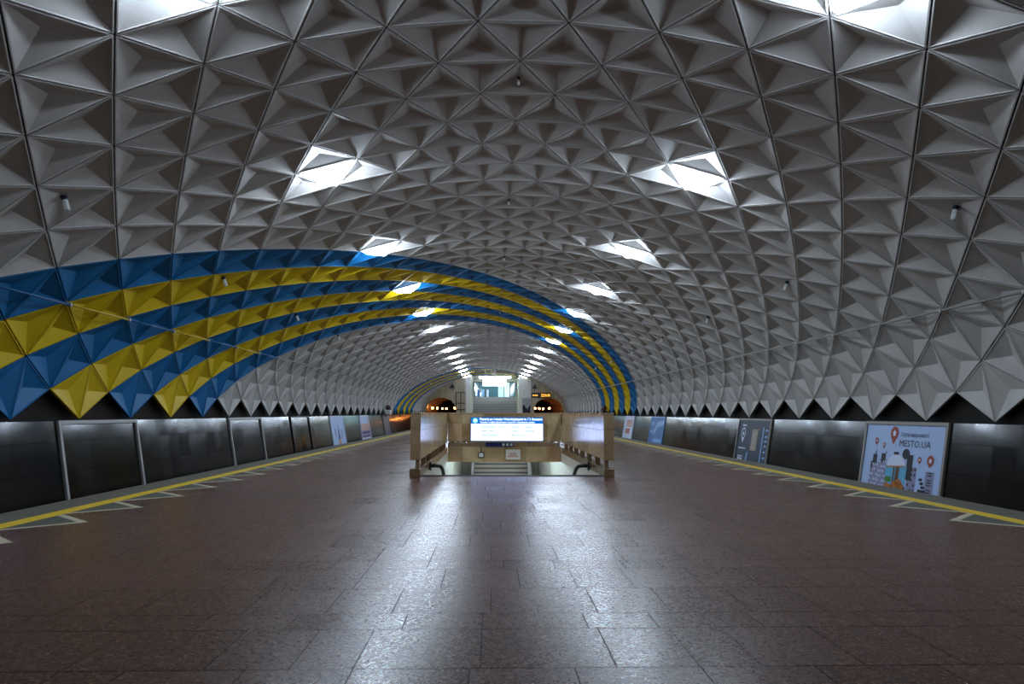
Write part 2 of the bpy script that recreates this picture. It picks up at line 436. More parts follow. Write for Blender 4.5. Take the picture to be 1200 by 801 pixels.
# ------------------------------------------------------------------ ceiling lights
def ceiling_light(r, s):
    k = 2.5 if s > 0 else -3.5
    A, B, C = V(r, k), V(r, k+1), V(r+1, k+.5); n = outn(k+.5); cen = (A+B+C)/3
    root = empty('ceiling_light', cen)
    def inset(p, d): return (p-cen)*(1-d/.35)
    def prism(d, z0, z1, d1=None):
        mb = MB(); lo = [inset(p, d)+n*z0 for p in (A,B,C)]; hi = [inset(p, d1 if d1 is not None else d)+n*z1 for p in (A,B,C)]
        i = 0; mb.v = [tuple(p) for p in lo+hi]; mb.f = [(2,1,0), (3,4,5)] + [(q, (q+1) % 3, 3+(q+1) % 3, 3+q) for q in range(3)]; mb.mi = [0]*5
        return mb
    prism(.045, .03, -.004).build('housing', M_HOUSE, root)
    prism(.05, -.004, -.115, .125).build('diffuser', M_DIFF, root)
    return root
for s, nm in ((-1, 'left'), (1, 'right')):
    for i, r in enumerate(range(-3, 76, 6)):
        o = ceiling_light(r, s)
        tag(o, 'triangular ceiling light, %s of the %s row counted from the camera' % (ORD[i], nm), 'light', 'ceiling lights of the %s row' % nm)

# ------------------------------------------------------------------ stairwell
def stair_parapet(name, label, with_joint=True):
    root = empty(name, (0, 13.18, 0))
    L = 8.09; t0, t1 = 1.735, 1.925
    for s in (-1, 1):
        def sx(a, b): return (min(s*a, s*b), max(s*a, s*b))
        xa, xb = sx(t0, t1)
        # end pier: slabs, stub and base block
        for z0, z1 in ((.318, .60), (.603, .90), (.903, 1.186)):
            mb = MB(); mb.bevbox((xa, 0, z0), (xb, .20, z1), .004); mb.build('pier_slab', M_MARB, root)
        mb = MB(); mb.box((s*1.79-.035, .04, .16), (s*1.79+.035, .15, .318)); mb.build('support_block', M_MARBD, root)
        mb = MB(); mb.bevbox((xa-.005, -.01, 0), (xb+.005, .16, .16), .008); mb.build('base_block', M_MARBD, root)
        # curb and wall panels
        mb = MB(); mb.bevbox((xa, .16, 0), (xb, L, .16), .006); mb.build('curb', M_MARBD, root)
        for i in range(8):
            ya = .204+i*.99; yb = ya+.986
            for z0, z1 in ((.318, .87), (.873, 1.186)):
                mb = MB(); mb.bevbox((xa+.01, ya, z0), (xb-.01, yb, z1), .003); mb.build('wall_slab', M_MARB, root)
        for i in range(1, 7):
            mb = MB(); mb.box((s*1.79-.05, 1.2*i-.05, .16), (s*1.79+.05, 1.2*i+.05, .318)); mb.build('support_block', M_MARBD, root)
        mb = MB(); mb.bevbox((xa-.012, -.012, 1.186), (xb+.012, L, 1.206), .004); mb.build('coping', M_MARB, root)
    for i, (x0, x1) in enumerate(((-1.725, -1.3), (-1.3, -.65), (-.65, 0), (0, .65), (.65, 1.3), (1.3, 1.725))):
        for z0, z1 in ((.345, .87), (.873, 1.186)):
            mb = MB(); mb.bevbox((x0+.002, L, z0), (x1-.002, L+.14, z1), .003); mb.build('back_slab', M_MARB, root)
        mb = MB(); mb.bevbox((x0+.002, L, -.275), (x1-.002, L+.12, .18), .003); mb.build('fascia_slab', M_MARB, root)
    mb = MB(); mb.box((-1.72, L+.10, -.27), (1.72, L+.125, .175)); mb.build('fascia_light_stop', M_MARBD, root)  # unseen backing added to block lamp light leaking through the slab joints
    for x in (-1.66, -.75, .75, 1.66):
        mb = MB(); mb.box((x-.03, L+.03, .18), (x+.03, L+.10, .345)); mb.build('support_block', M_STEEL, root)
    mb = MB(); mb.bevbox((-1.925, L-.012, 1.186), (1.925, L+.152, 1.206), .004); mb.build('coping', M_MARB, root)
    return root
pa = stair_parapet('stair_parapet', '')
tag(pa, 'beige marble parapet around the near stairwell holding the lit sign', 'parapet', 'stairwell parapets')
pb = copy_tree(pa); pb.location = (0, 45.62-13.0, 0); pb.rotation_euler = (0, 0, math.pi)
tag(pb, 'beige marble parapet around the far stairwell, mostly hidden behind the near one', 'parapet', 'stairwell parapets')

def staircase(y0, dirn, hw, n, rise, tread, z0, name, label):
    root = empty(name, (0, y0, z0)); tag(root, label, 'stairs', 'stairs to the underpass')
    me_mb = MB(); me_mb.bevbox((-hw, 0, -.14-rise), (hw, tread+.04, -rise), .006)
    me = me_mb.mesh('step', M_STEP); nb = MB(); nb.box((-hw, -.004, -rise-.03), (hw, .05, -rise+.003)); nm_ = nb.mesh('nosing', M_NOSE)
    for i in range(n):
        mb = MB(); ya = i*tread; yb = (i+1)*tread+.03; zt = -rise*(i+1)
        pts = [(-hw, ya, zt), (hw, ya, zt), (hw, yb, zt), (-hw, yb, zt)]
        mb.box((-hw, min(dirn*ya, dirn*yb), zt-.2), (hw, max(dirn*ya, dirn*yb), zt))
        st = mb.build('step', M_STEPS, root)
        mb = MB(); e0, e1 = dirn*yb, dirn*(yb-.06)
        mb.box((-hw, min(e0+dirn*.004, e1), zt-.055), (hw, max(e0+dirn*.004, e1), zt+.004)); mb.build('nosing', M_NOSE, st)
    return root
staircase(O0, 1, 1.72, 22, .16, .30, 0, 'staircase', 'granite stairs going down inside the near stairwell')
s2 = staircase(O3, -1, 1.12, 22, .16, .30, 0, 'staircase', 'granite stairs rising beyond the underpass, seen through the near stairwell')
# underpass shell
ub = MB()
for s in (-1, 1):
    ub.box((min(s*1.73, s*1.98), O0+.0, -4.2), (max(s*1.73, s*1.98), O3, -.002))
o = ub.build('wall_underpass', M_MARBW); tag(o, 'pale marble walls lining the stairwell and underpass', 'wall', kind='structure')
mb = MB(); mb.box((-1.98, O0-.3, -3.75), (1.98, O3+.3, -3.53)); tag(mb.build('floor_underpass', M_EDGE), 'grey floor of the underpass below the stairs', 'floor', kind='structure')
mb = MB(); mb.box((-1.73, O0-.3, -4.0), (1.73, O0-.02, -.28)); mb.box((-1.73, O3+.02, -4.0), (1.73, O3+.3, -.28)); tag(mb.build('wall_underpass_end', M_MARBW), 'pale marble end walls of the stairwells', 'wall', kind='structure')
# side balustrades of the far stairs
for s, nm in ((-1, 'left'), (1, 'right')):
    root = empty('stair_balustrade', (s*1.2, O3, 0)); tag(root, 'pale stone balustrade with steel rail on the %s of the far stairs' % nm, 'balustrade', 'balustrades of the far stairs')
    mb = MB(); mb.prism([(0, .1), (-6.6, -3.42), (-6.6, -3.52), (0, -.5)], -.05, .05, lambda u, v, d: (d, u, v)); mb.build('panel', M_MARBW, root)
    mb = MB(); mb.tube([(0, -6.5, -2.6), (0, 0, .86)], .035, 8); mb.build('handrail', M_STEEL, root)
    for i in range(5):
        t = i/4; mb = MB(); mb.tube([(0, -6.3+t*6.2, -3.35+t*3.3), (0, -6.3+t*6.2, -2.5+t*3.3)], .02, 6); mb.build('baluster', M_STEEL, root)
# handrails on the stairwell walls
for s, nm in ((-1, 'left'), (1, 'right')):
    root = empty('stair_handrail', (s*1.73, 15.2, 0)); tag(root, 'dark pipe handrail bending down the %s wall of the near stairwell' % nm, 'handrail', 'stairwell handrails')
    pts = [(0, 0, .06), (-s*.12, .0, .065), (-s*.22, .06, .05), (-s*.26, .2, -.02), (-s*.27, .45, -.16), (-s*.27, 5.8, -3.0)]
    mb = MB(); mb.tube(pts, .042, 10); mb.build('rail', M_DARKM, root, True)
    mb = MB(); mb.tube([(0, 0, .06), (-s*.035, 0, .06)], .10, 14); mb.build('flange', M_DARKM, root)
    for yy, zz in ((2.0, -.98), (4.0, -2.04)):
        mb = MB(); mb.tube([(0, yy, zz-.06), (-s*.27, yy, zz)], .018, 6); mb.build('bracket', M_DARKM, root)
# underpass lamps
for i, y in enumerate((22.0, 23.9)):
    root = empty('tube_lamp', (0, y, -.19)); tag(root, 'fluorescent tube lamp under the slab %s' % ('behind the near parapet' if i == 0 else 'before the far stairs'), 'lamp', 'underpass lamps')
    mb = MB(); mb.box((-1.3, -.07, -.04), (1.3, .07, 0)); mb.build('housing', M_HOUSE, root)
    mb = MB(); mb.tube([(-1.25, 0, -.075), (1.25, 0, -.075)], .03, 8); mb.build('tube', M_TUBE, root)

# information lightbox
root = empty('information_lightbox', (0.07, 21.265, .312)); tag(root, 'lit blue and white transfer information sign on the parapet end wall', 'sign')
mb = MB(); mb.bevbox((-1.115, -.12, 0), (1.115, 0, .775), .008); mb.build('casing', M_STEEL, root)
yF = -.123
def panelq(x0, x1, z0, z1, m_, nm, yy, par=root):
    mb = MB(); mb.box((x0, yy-.003, z0), (x1, yy, z1)); return mb.build(nm, m_, par)
face = panelq(-1.09, 1.09, .06, .565, M_BOARDW, 'lit_face', yF+.002)
head = panelq(-1.09, 1.09, .568, .755, M_BOARDB, 'header', yF+.002)
panelq(-.80, .75, .776, .80, M_STEEL, 'top_trim', -.05)
def place_text(me, par, x, z, yy, m_, nm):
    me.materials.clear(); me.materials.append(m_); o = link(nm, me, par); o.matrix_local = Matrix.Translation((x, yy, z)) @ Matrix.Rotation(R(90), 4, 'X'); return o
place_text(text_mesh('Перехід на станцію Метробудівників ім. Г.І. Ващенка', .088, 1.90, bold=.002), head, -.83, .675, yF-.004, M_BOARDT, 'lettering')
place_text(text_mesh('Transfer to Metrobudivnykiv imeni H.I. Vashchenka station', .070, 1.66, bold=.0015), head, -.82, .590, yF-.004, M_BOARDT, 'lettering')
# round green emblem with a white M-like mark
mb = MB(); mb.prism([(.075*math.cos(a*math.pi/12), .075*math.sin(a*math.pi/12)) for a in range(24)], 0, .003, lambda u, v, d: (-.965+u, yF-.002-d, .66+v)); mb.build('emblem', M_LOGO, head)
mb = MB(); mb.prism([(-.045,-.04),(-.03,-.04),(-.022,.015),(0,-.02),(.022,.015),(.03,-.04),(.045,-.04),(.03,.045),(.018,.045),(0,.012),(-.018,.045),(-.03,.045)], 0, .003, lambda u, v, d: (-.965+u, yF-.006-d, .66+v)); mb.build('emblem_mark', M_BOARDT, head)
for x, z, wd in ((-.79,.455,.43),(-.26,.455,.22),(.14,.455,.24),(.55,.455,.23),(-.79,.33,.20),(-.56,.33,.17),(.13,.33,.18),(.55,.33,.28),(-.79,.20,.50),(.13,.20,.36)):
    xx = x
    mb = MB()
    while xx < x+wd-.02:
        l = random.uniform(.03, .07); mb.box((xx, yF-.003, z), (min(xx+l, x+wd), yF-.001, z+.030)); xx += l+.012
    xx = x
    while xx < x+wd*.8-.02:
        l = random.uniform(.03, .06); mb.box((xx, yF-.003, z-.048), (min(xx+l, x+wd), yF-.001, z-.032)); xx += l+.012
    mb.build('print_line', M_BOARDG, face)
# small navy sign under the lightbox, seen in the gap
root = empty('direction_sign', (0.0, 21.26, .182)); tag(root, 'small navy sign with white symbols in the gap under the lit sign', 'sign')
mb = MB(); mb.box((-.58, -.03, 0), (.28, 0, .125)); mb.build('plate', M_NAVY, root)
for i in range(3): mb = MB(); mb.box((-.07+i*.12, -.034, .03), (0.0+i*.12, -.03, .10)); mb.build('symbol', M_ENAM, root)
# white notice with red lettering on the fascia
root = empty('notice_plate', (.09, 21.268, -.20)); tag(root, 'white notice plate with red lettering on the marble fascia', 'sign')
mb = MB(); mb.bevbox((-.05, -.016, 0), (.39, 0, .30), .003); mb.build('plate', M_ENAM, root)
for z, a, b in ((.17, .09, .25), (.12, .05, .29), (.07, .0, .34)):
    mb = MB(); xx = a
    while xx < b:
        l = random.uniform(.025, .05); mb.box((xx, -.019, z), (min(xx+l, b), -.016, z+.028)); xx += l+.01
    mb.build('print_line', M_RED, root)
# small grey box hanging beside it
root = empty('junction_box', (-.70, 21.268, -.07)); tag(root, 'small grey box with dark rim hanging on the fascia by a cable', 'box')
mb = MB(); mb.bevbox((-.10, -.05, -.08), (.08, 0, .09), .006); mb.build('rim', M_DARKM, root)
mb = MB(); mb.box((-.075, -.056, -.055), (.055, -.05, .065)); mb.build('cover', M_ENAM, root)
mb = MB(); mb.tube([(-.01, -.02, .09), (-.01, -.02, .25)], .012, 6); mb.build('cable', M_DARKM, root)

# ------------------------------------------------------------------ wall frames and advertising posters
def poster_root(s, y_far, y_near, name, label, cat, face_m, frame_m=M_FRAME, h=1.78, fw_=.075, group='posters and frames along the track walls'):
    root = link(name, None); root.matrix_world = wall_frame(s, y_far if s > 0 else y_near); tag(root, label, cat, group)
    L = y_far-y_near
    for x0, x1, v0, v1 in ((0, L, -fw_, 0), (0, fw_, -h, -fw_), (L-fw_, L, -h, -fw_), (fw_, L-fw_, -h, -h+fw_)):
        mb = MB(); mb.box((x0, v0, 0), (x1, v1, .05)); mb.build('frame_bar', frame_m, root)
    if face_m:
        mb = MB(); mb.box((fw_, -h+fw_, .004), (L-fw_, -fw_, .02)); mb.build('print', face_m, root)
    return root
def flat(root, pts, m_, nm, z=.021, t=.0012):
    mb = MB(); mb.prism(pts, z, z+t, lambda u, v, d: (u, v, d)); return mb.build(nm, m_, root)
def rect(root, x0, x1, v0, v1, m_, nm, z=.021): return flat(root, [(x0, v0), (x1, v0), (x1, v1), (x0, v1)], m_, nm, z)
def pin(root, cx, top, bot, w_, z=.026):
    h = top-bot; rr = w_/2; cy = top-rr; n = 14; pts = [(cx, bot)]
    for i in range(n+1):
        a = R(-35)+R(250)*i/n; pts.append((cx+rr*math.cos(a), cy+rr*math.sin(a)*1.0))
    p = flat(root, pts, P_PIN, 'map_pin', z)
    q = rr*.42; flat(p, [(cx-q*.75, cy-q), (cx+q*.75, cy-q), (cx+q*.75, cy), (cx+q*1.15, cy), (cx, cy+q*1.15), (cx-q*1.15, cy), (cx-q*.75, cy)], P_WHT, 'pin_mark', z+.002)
def txt(root, body, size, width, x, v, m_, z=.026, bold=0.0):
    me = text_mesh(body, size, width, bold=bold); me.materials.clear(); me.materials.append(m_); o = link('lettering', me, root); o.location = (x, v, z); return o
p = poster_root(1, 17.24, 14.07, 'advertising_poster', 'pale blue poster with red map pins and city drawing, MESTO.UA lettering', 'poster', P_SKY, mat('weathered_frame', (.24,.21,.185), .5, .2))
pin(p, 1.26, -.11, -.54, .31); pin(p, .56, -.39, -.59, .15); pin(p, .90, -.50, -.66, .11); pin(p, 2.31, -.76, -.92, .13); pin(p, 2.69, -.71, -.98, .23)
txt(p, 'Портал нерухомості', .13, 1.01, 1.53, -.335, P_DK); txt(p, 'MESTO.UA', .215, 1.14, 1.50, -.565, P_DK)
def tower(x0, x1, v0, v1, m_, wm, cols, rows_):
    b = rect(p, x0, x1, v0, v1, m_, 'printed_building', .022)
    cw = (x1-x0)/cols; rh = (v1-v0)/rows_
    for c in range(cols):
        for r_ in range(rows_):
            if (c*3+r_*5) % 4 != 1: rect(b, x0+cw*(c+.25), x0+cw*(c+.75), v0+rh*(r_+.25), v0+rh*(r_+.72), wm, 'printed_window', .0245)
tower(.40, .74, -1.68, -.98, P_GRY, P_WHT, 4, 6); rect(p, .49, .66, -1.05, -.80, P_DK, 'printed_building', .023); flat(p, [(.55,-.80),(.61,-.80),(.63,-.66)], P_DK, 'printed_spire', .023); rect(p, .44, .50, -1.18, -.97, P_DK, 'printed_building', .025)
tower(.76, 1.08, -1.68, -.90, P_GRY, P_WHT, 4, 7); rect(p, .84, 1.01, -.98, -.76, P_DK, 'printed_building', .023); flat(p, [(.98,-.76),(1.03,-.76),(1.06,-.68)], P_DK, 'printed_spire', .023)
rect(p, 1.33, 1.53, -.82, -.70, P_DK, 'printed_building', .022)
flat(p, [(1.80+.14*math.cos(a*math.pi/8), -.73+.12*math.sin(a*math.pi/8)) for a in range(16)], P_DK, 'printed_cloud', .022); rect(p, 1.86, 2.08, -1.30, -.74, P_DK, 'printed_building', .0225)
tower(1.93, 2.25, -1.68, -1.00, P_GRY, P_DK, 3, 6)
rect(p, 1.08, 1.88, -1.50, -1.02, P_CYA, 'printed_window_view', .0235); rect(p, 1.38, 1.44, -1.50, -1.0, P_BRN, 'printed_post', .0265); rect(p, 1.48, 1.62, -1.48, -1.02, P_BRN, 'printed_post', .0265)
flat(p, [(1.12,-1.05),(1.46,-1.02),(1.82,-1.0)] + [(1.47+.35*math.cos(R(5+170*i/12)), -1.0+.24*math.sin(R(5+170*i/12))) for i in range(13)], P_WHT, 'printed_parasol', .029)
flat(p, [(1.10,-1.07),(1.82,-1.02),(1.82,-.995),(1.10,-1.04)], P_ORG, 'printed_parasol_trim', .031)
rect(p, 1.09, 1.34, -1.40, -1.28, P_GRN, 'printed_plants', .0275)
rect(p, 1.08, 1.9, -1.70, -1.46, P_BRN, 'printed_table', .0275)
for cx, cv, rr in ((1.52,-1.44,.12),(1.64,-1.40,.13),(1.74,-1.46,.10),(1.18,-1.47,.09),(1.30,-1.49,.07)): flat(p, [(cx+rr*math.cos(a*math.pi/6), cv+rr*.7*math.sin(a*math.pi/6)) for a in range(12)], P_ORG, 'printed_food', .0285)
tower(2.57, 2.86, -1.68, -1.06, P_GRY, P_DK, 1, 12)
for i in range(5): rect(p, 2.36+.05*(i % 3), 2.48+.05*(i % 4), -1.22-.08*i-.06, -1.22-.08*i, P_DK, 'printed_steps', .0225)
# second right-hand poster: slate with a tan phone-like device
p = poster_root(1, 26.22, 23.12, 'advertising_poster', 'dark slate poster with a tan upright device picture and white emblem', 'poster', P_NAVY, mat('weathered_frame'))
rect(p, 1.45, 2.0, -1.15, -.38, P_TAN, 'printed_device', .022); rect(p, 1.55, 1.9, -1.1, -.5, pr('pale_tan', (.38,.31,.25)), 'printed_screen', .024)
flat(p, [(.62+.20*math.cos(a*math.pi/10), -.55+.22*math.sin(a*math.pi/10)) for a in range(20)], P_WHT, 'printed_emblem', .022)
flat(p, [(.62+.15*math.cos(a*math.pi/10), -.55+.165*math.sin(a*math.pi/10)) for a in range(20)], P_NAVY, 'printed_emblem_ring', .024)
flat(p, [(.50,-.74),(.72,-.74),(.62,-.90)], P_WHT, 'printed_emblem_tip', .022); rect(p, .58, .70, -.62, -.50, P_WHT, 'printed_emblem_core', .026)
for v, x0, x1, h_ in ((-.28,.45,.8,.06), (-1.12,.3,1.0,.05), (-1.42,.35,.85,.05), (-1.56,.35,.85,.11)):
    xx = x0; q = MB()
    while xx < x1-.03: q.box((xx, v, .021), (min(xx+.07, x1), v+h_, .0225)); xx += .095
    q.build('print_line', P_WHT, p)
flat(p, [(2.42,-1.7),(2.50,-1.7),(2.50,-.3),(2.42,-.3)], P_ABL2, 'printed_stripe', .022)
flat(p, [(1.12,-1.6),(1.22,-1.6),(1.30,-1.25),(1.24,-1.2),(1.14,-1.4)], P_ABL2, 'printed_swoosh', .022)
rect(p, 2.02, 2.10, -.42, -.25, P_PIN, 'printed_flag', .022)
for v in (-.4,-.62,-.78,-.95,-1.15,-1.35): rect(p, 2.66, 2.86, v-.03, v+.03, P_ABL2, 'print_line', .022)
# third and fourth right-hand posters
p = poster_root(1, 40.7, 37.5, 'advertising_poster', 'bright blue poster with pale text panels on the right wall', 'poster', P_ABLU, P_ABL2)
flat(p, [(.9,-.9),(1.6,-.3),(3.0,-.18),(3.0,-.45),(1.8,-.6),(1.1,-1.1)], P_ABL2, 'printed_swoosh'); rect(p, .2, .7, -.5, -.3, P_ABL2, 'printed_panel'); rect(p, .2, .8, -.95, -.8, P_ABL2, 'printed_panel'); rect(p, 1.1, 2.9, -1.45, -1.25, P_ABL2, 'printed_panel')
p = poster_root(1, 48.7, 45.6, 'advertising_poster', 'white poster with faded red pictures on the right wall near the stripes', 'poster', P_WHT, P_WHT)
rect(p, .7, 2.6, -.75, -.25, P_PNK, 'printed_picture'); rect(p, .6, 2.1, -1.2, -.85, pr('brick', (.38,.12,.08)), 'printed_picture')
# left side
fl_m = mat('light_frame', (.34,.32,.31), .45, .2)
poster_root(-1, 17.2, 14.12, 'wall_frame', 'empty grey poster frame on the left black wall, nearest the camera', 'frame', None, fl_m)
poster_root(-1, 26.3, 23.1, 'wall_frame', 'empty grey poster frame on the left wall, second from the camera', 'frame', None, fl_m)
poster_root(-1, 33.1, 30.1, 'wall_frame', 'dark thin empty frame on the left wall, third from the camera', 'frame', None, M_DARKM, fw_=.04)
p = poster_root(-1, 40.5, 37.3, 'advertising_poster', 'pale blue poster with a dark tower drawing on the left wall', 'poster', P_SKY, P_WHT)
flat(p, [(1.4,-1.3),(1.9,-1.3),(1.75,-.8),(1.68,-.45),(1.62,-.45),(1.55,-.8)], P_DBL, 'printed_tower'); rect(p, .7, 1.0, -1.1, -.7, P_GRY, 'printed_building'); rect(p, 2.2, 2.5, -1.3, -.8, P_GRY, 'printed_building'); rect(p, 1.3, 2.0, -1.6, -1.3, P_PNK, 'printed_base')
p = poster_root(-1, 48.8, 45.5, 'advertising_poster', 'pinkish poster with dark blue foot bands on the left wall', 'poster', P_PNK, P_WHT)
rect(p, .3, 3.0, -.55, -.1, P_SKY, 'printed_sky'); rect(p, .1, 3.2, -1.25, -1.05, P_DBL, 'printed_band'); rect(p, .1, 3.2, -1.45, -1.33, P_DBL, 'printed_band'); rect(p, .1, 3.2, -1.7, -1.5, P_WHT, 'printed_band')
poster_root(-1, 58.4, 55.2, 'advertising_poster', 'dull grey poster on the left wall below the small domed fixture', 'poster', P_SLT, P_SLT)

# ------------------------------------------------------------------ conduits along the vault
for s, nm in ((-1, 'left'), (1, 'right')):
    x, z = prof(7.5*s); n = outn(7.5*s); c = Vector((x, 0, z)) - n*.07
    root = empty('conduit_pipe', (c.x, 0, c.z)); tag(root, 'thin %s running low along the %s side of the vault' % ('conduit painted like the stripes' if s < 0 else 'grey conduit', nm), 'pipe', 'vault conduits')
    if s > 0: segs = [(-5.5, END_Y-.1, M_PIPE)]
    else:
        # painted together with the panels behind it
        segs = []; y = -5.5; cur = None; st = -5.5
        while y < END_Y-.1:
            u = (y-D0)/STEP+15.0; j = math.floor((u-16)/2)
            mm_ = M_PIPE if not 0 <= j <= 6 else (M_PIPEB, M_PIPEY)[j % 2]
            if cur is not None and mm_ is not cur: segs.append((st, y, cur)); st = y
            cur = mm_; y += .05
        segs.append((st, END_Y-.1, cur))
    for a, b, m_ in segs:
        mb = MB(); mb.tube([(0, a, 0), (0, b, 0)], .022, 8); mb.build('pipe', m_, root, True)
    mb = MB(); q = n*.15; mb.tube([(0, 0, 0), tuple(q)], .014, 6); mb.box((-.035, -.03, -.035), (.035, .03, .035)); mbr = mb.mesh('bracket', M_PIPE)
    for i in range(30): link('bracket', mbr, root, (0, D0-6.3+1.05+2.1*i, 0))

# ------------------------------------------------------------------ small unlit lamps in the coffers
def coffer_lamp():
    root = empty('coffer_lamp')
    mb = MB(); mb.tube([(0,0,0), (0,0,.025)], [.05,.046], 12); mb.build('flange', M_SOCK, root)
    mb = MB(); mb.tube([(0,0,.02), (0,0,.05), (0,0,.075)], [.038,.038,.032], 12); mb.build('socket', M_SOCK, root)
    b = MB()
    for q in range(4):
        a = math.pi/2*q+.4; b.tube([(.022*math.cos(a), .022*math.sin(a), .07), (.022*math.cos(a), .022*math.sin(a), .225), (.008*math.cos(a), .008*math.sin(a), .238)], [.019,.019,.013], 8)
    b.tube([(0,0,.072), (0,0,.11)], [.042,.036], 12); b.build('bulb', M_BULB, root, True)
    return root
proto = coffer_lamp(); first = True
for row, k in (('left', -6.0), ('crown', 0.0), ('right', 6.0)):
    for i in range(12):
        o = proto if first else copy_tree(proto); first = False
        r = 6*i
        cen = (V(r, k)+V(r+1, k-.5)+V(r+1, k+.5))/3; n = outn(k); dirn = (-n + Vector((0,-.15,-.55 if k else -.1))).normalized()
        o.matrix_world = Matrix.Translation(cen+n*(DEEP-.03)) @ Vector((0,0,1)).rotation_difference(dirn).to_matrix().to_4x4() @ Matrix.Scale(1.0 if k else .55, 4)
        tag(o, 'small unlit bulb in a %s coffer, %s from the camera in its row' % ({'left':'left-hand','crown':'crown','right':'right-hand'}[row], ORD[i]), 'lamp', 'unlit bulbs in the coffers')

# ------------------------------------------------------------------ domed fixtures on the wall tops
for s, nm in ((-1, 'left'), (1, 'right')):
    root = empty('domed_fixture', (s*8.86, 57.0, 1.03)); tag(root, 'small dark domed fixture on a pale base above the %s track wall' % nm, 'fixture', 'domed fixtures on the track walls')
    mb = MB(); mb.bevbox((-.2, -.42, .02), (.2, .42, .40), .04); mb.build('base', M_ENAM if s < 0 else M_DARKM, root)
    mb = MB(); mb.ball((0, 0, .60), .22, 12, 8, sq=(1,1,1.05)); mb.build('dome', mat('dark_dome', (.06,.03,.035), .3), root, True)
    mb = MB(); mb.box((-.22, -.5, 0), (.22, .5, .03)); mb.build('plinth', M_DARKM, root)

# ------------------------------------------------------------------ far end wall, tunnels, stairs and hall
def arch_top(x, c, hw, h): 
    t = (x-c)/hw
    return h*math.sqrt(max(0, 1-t**2)) if abs(t) < 1 else None
for s, nm in ((-1, 'left'), (1, 'right')):
    c, hw, base, h = s*6.85, 1.85, 1.6, 1.55
    xs = sorted(set([s*(3.1+.1*i) for i in range(63)]))
    mb = MB()
    for a, b in zip(xs, xs[1:]):
        def lo(x): return base + h*math.sqrt(1-((x-c)/hw)**2) if abs(x-c) < hw else -1.2
        mid = (a+b)/2; inside = abs(mid-c) < hw
        la = (base+h*math.sqrt(max(0, 1-((a-c)/hw)**2))) if inside else -1.2
        lb = (base+h*math.sqrt(max(0, 1-((b-c)/hw)**2))) if inside else -1.2
        ta_, tb_ = vault_z(a)+.15, vault_z(b)+.15
        for y in (END_Y, END_Y+.8): mb.poly([(a,y,la),(b,y,lb),(b,y,tb_),(a,y,ta_)])
        mb.poly([(a,END_Y,la),(b,END_Y,lb),(b,END_Y+.8,lb),(a,END_Y+.8,la)])
    xe = s*3.1; mb.poly([(xe,END_Y,-1.2),(xe,END_Y+.8,-1.2),(xe,END_Y+.8,6.2),(xe,END_Y,6.2)])
    for xe in (c-hw, c+hw): mb.poly([(xe,END_Y,-1.2),(xe,END_Y+.8,-1.2),(xe,END_Y+.8,base),(xe,END_Y,base)])
    o = mb.build('wall_end_'+nm, mat('golden_end_marble', rough=.3, build=marble([(.28,.19,.10), (.45,.34,.19), (.55,.44,.27), (.42,.27,.15)], False)), recalc=False); tag(o, 'beige marble end wall around the %s tunnel mouth' % nm, 'wall', kind='structure')
    # tunnel
    mb = MB(); pr_ = [(-hw, -1.2), (-hw, base)] + [(-hw*math.cos(math.pi*i/16), base+h*math.sin(math.pi*i/16)) for i in range(1, 16)] + [(hw, base), (hw, -1.2)]
    for (xa, za), (xb, zb) in zip(pr_, pr_[1:]): mb.poly([(c+xa, END_Y+.05, za), (c+xb, END_Y+.05, zb), (c+xb, 125, zb), (c+xa, 125, za)])
    mb.poly([(c+x, 125, z) for x, z in pr_])
    o = mb.build('wall_tunnel_'+nm, M_TUNNEL, recalc=False); tag(o, 'dark brown lining of the %s train tunnel' % nm, 'tunnel', kind='structure')
    for i, d in enumerate((91.5, 95, 100, 105, 92) if s < 0 else (92, 97, 101, 92.5)):
        x = {-1: (-8.2,-7.85,-7.5,-7.25,-5.3), 1: (5.35,6.25,7.1,7.25)}[s][i]; z = 1.85
        top = base + h*math.sqrt(max(0, 1-((x-c)/hw)**2))
        root = empty('tunnel_lamp', (x, d, z)); tag(root, 'orange lamp glowing in the %s tunnel mouth, %s from the left' % (nm, ORD[i]), 'lamp', 'orange tunnel lamps')
        mb = MB(); mb.ball((0,0,0), .13, 10, 6); mb.build('bulb', M_ORANGE, root, True)
        mb = MB(); mb.tube([(0,0,.11), (0,0,top-z+.02)], .02, 6); mb.build('stem', M_DARKM, root)
        mb = MB(); mb.tube([(0,0,.1), (0,0,.2)], [.12,.04], 8); mb.build('cap', M_DARKM, root)
# pillars flanking the stairs
for s, nm, xa, xb in ((-1, 'left', -3.75, -3.1), (1, 'right', 3.05, 4.6)):
    mb = MB(); mb.bevbox((xa, END_Y-.5, 0), (xb, END_Y-.01, vault_z(max(abs(xa), abs(xb)))-.08), .02); o = mb.build('wall_pillar_'+nm, M_MARBW); tag(o, 'pale marble pillar on the %s of the exit stairs' % nm, 'pillar', kind='structure')
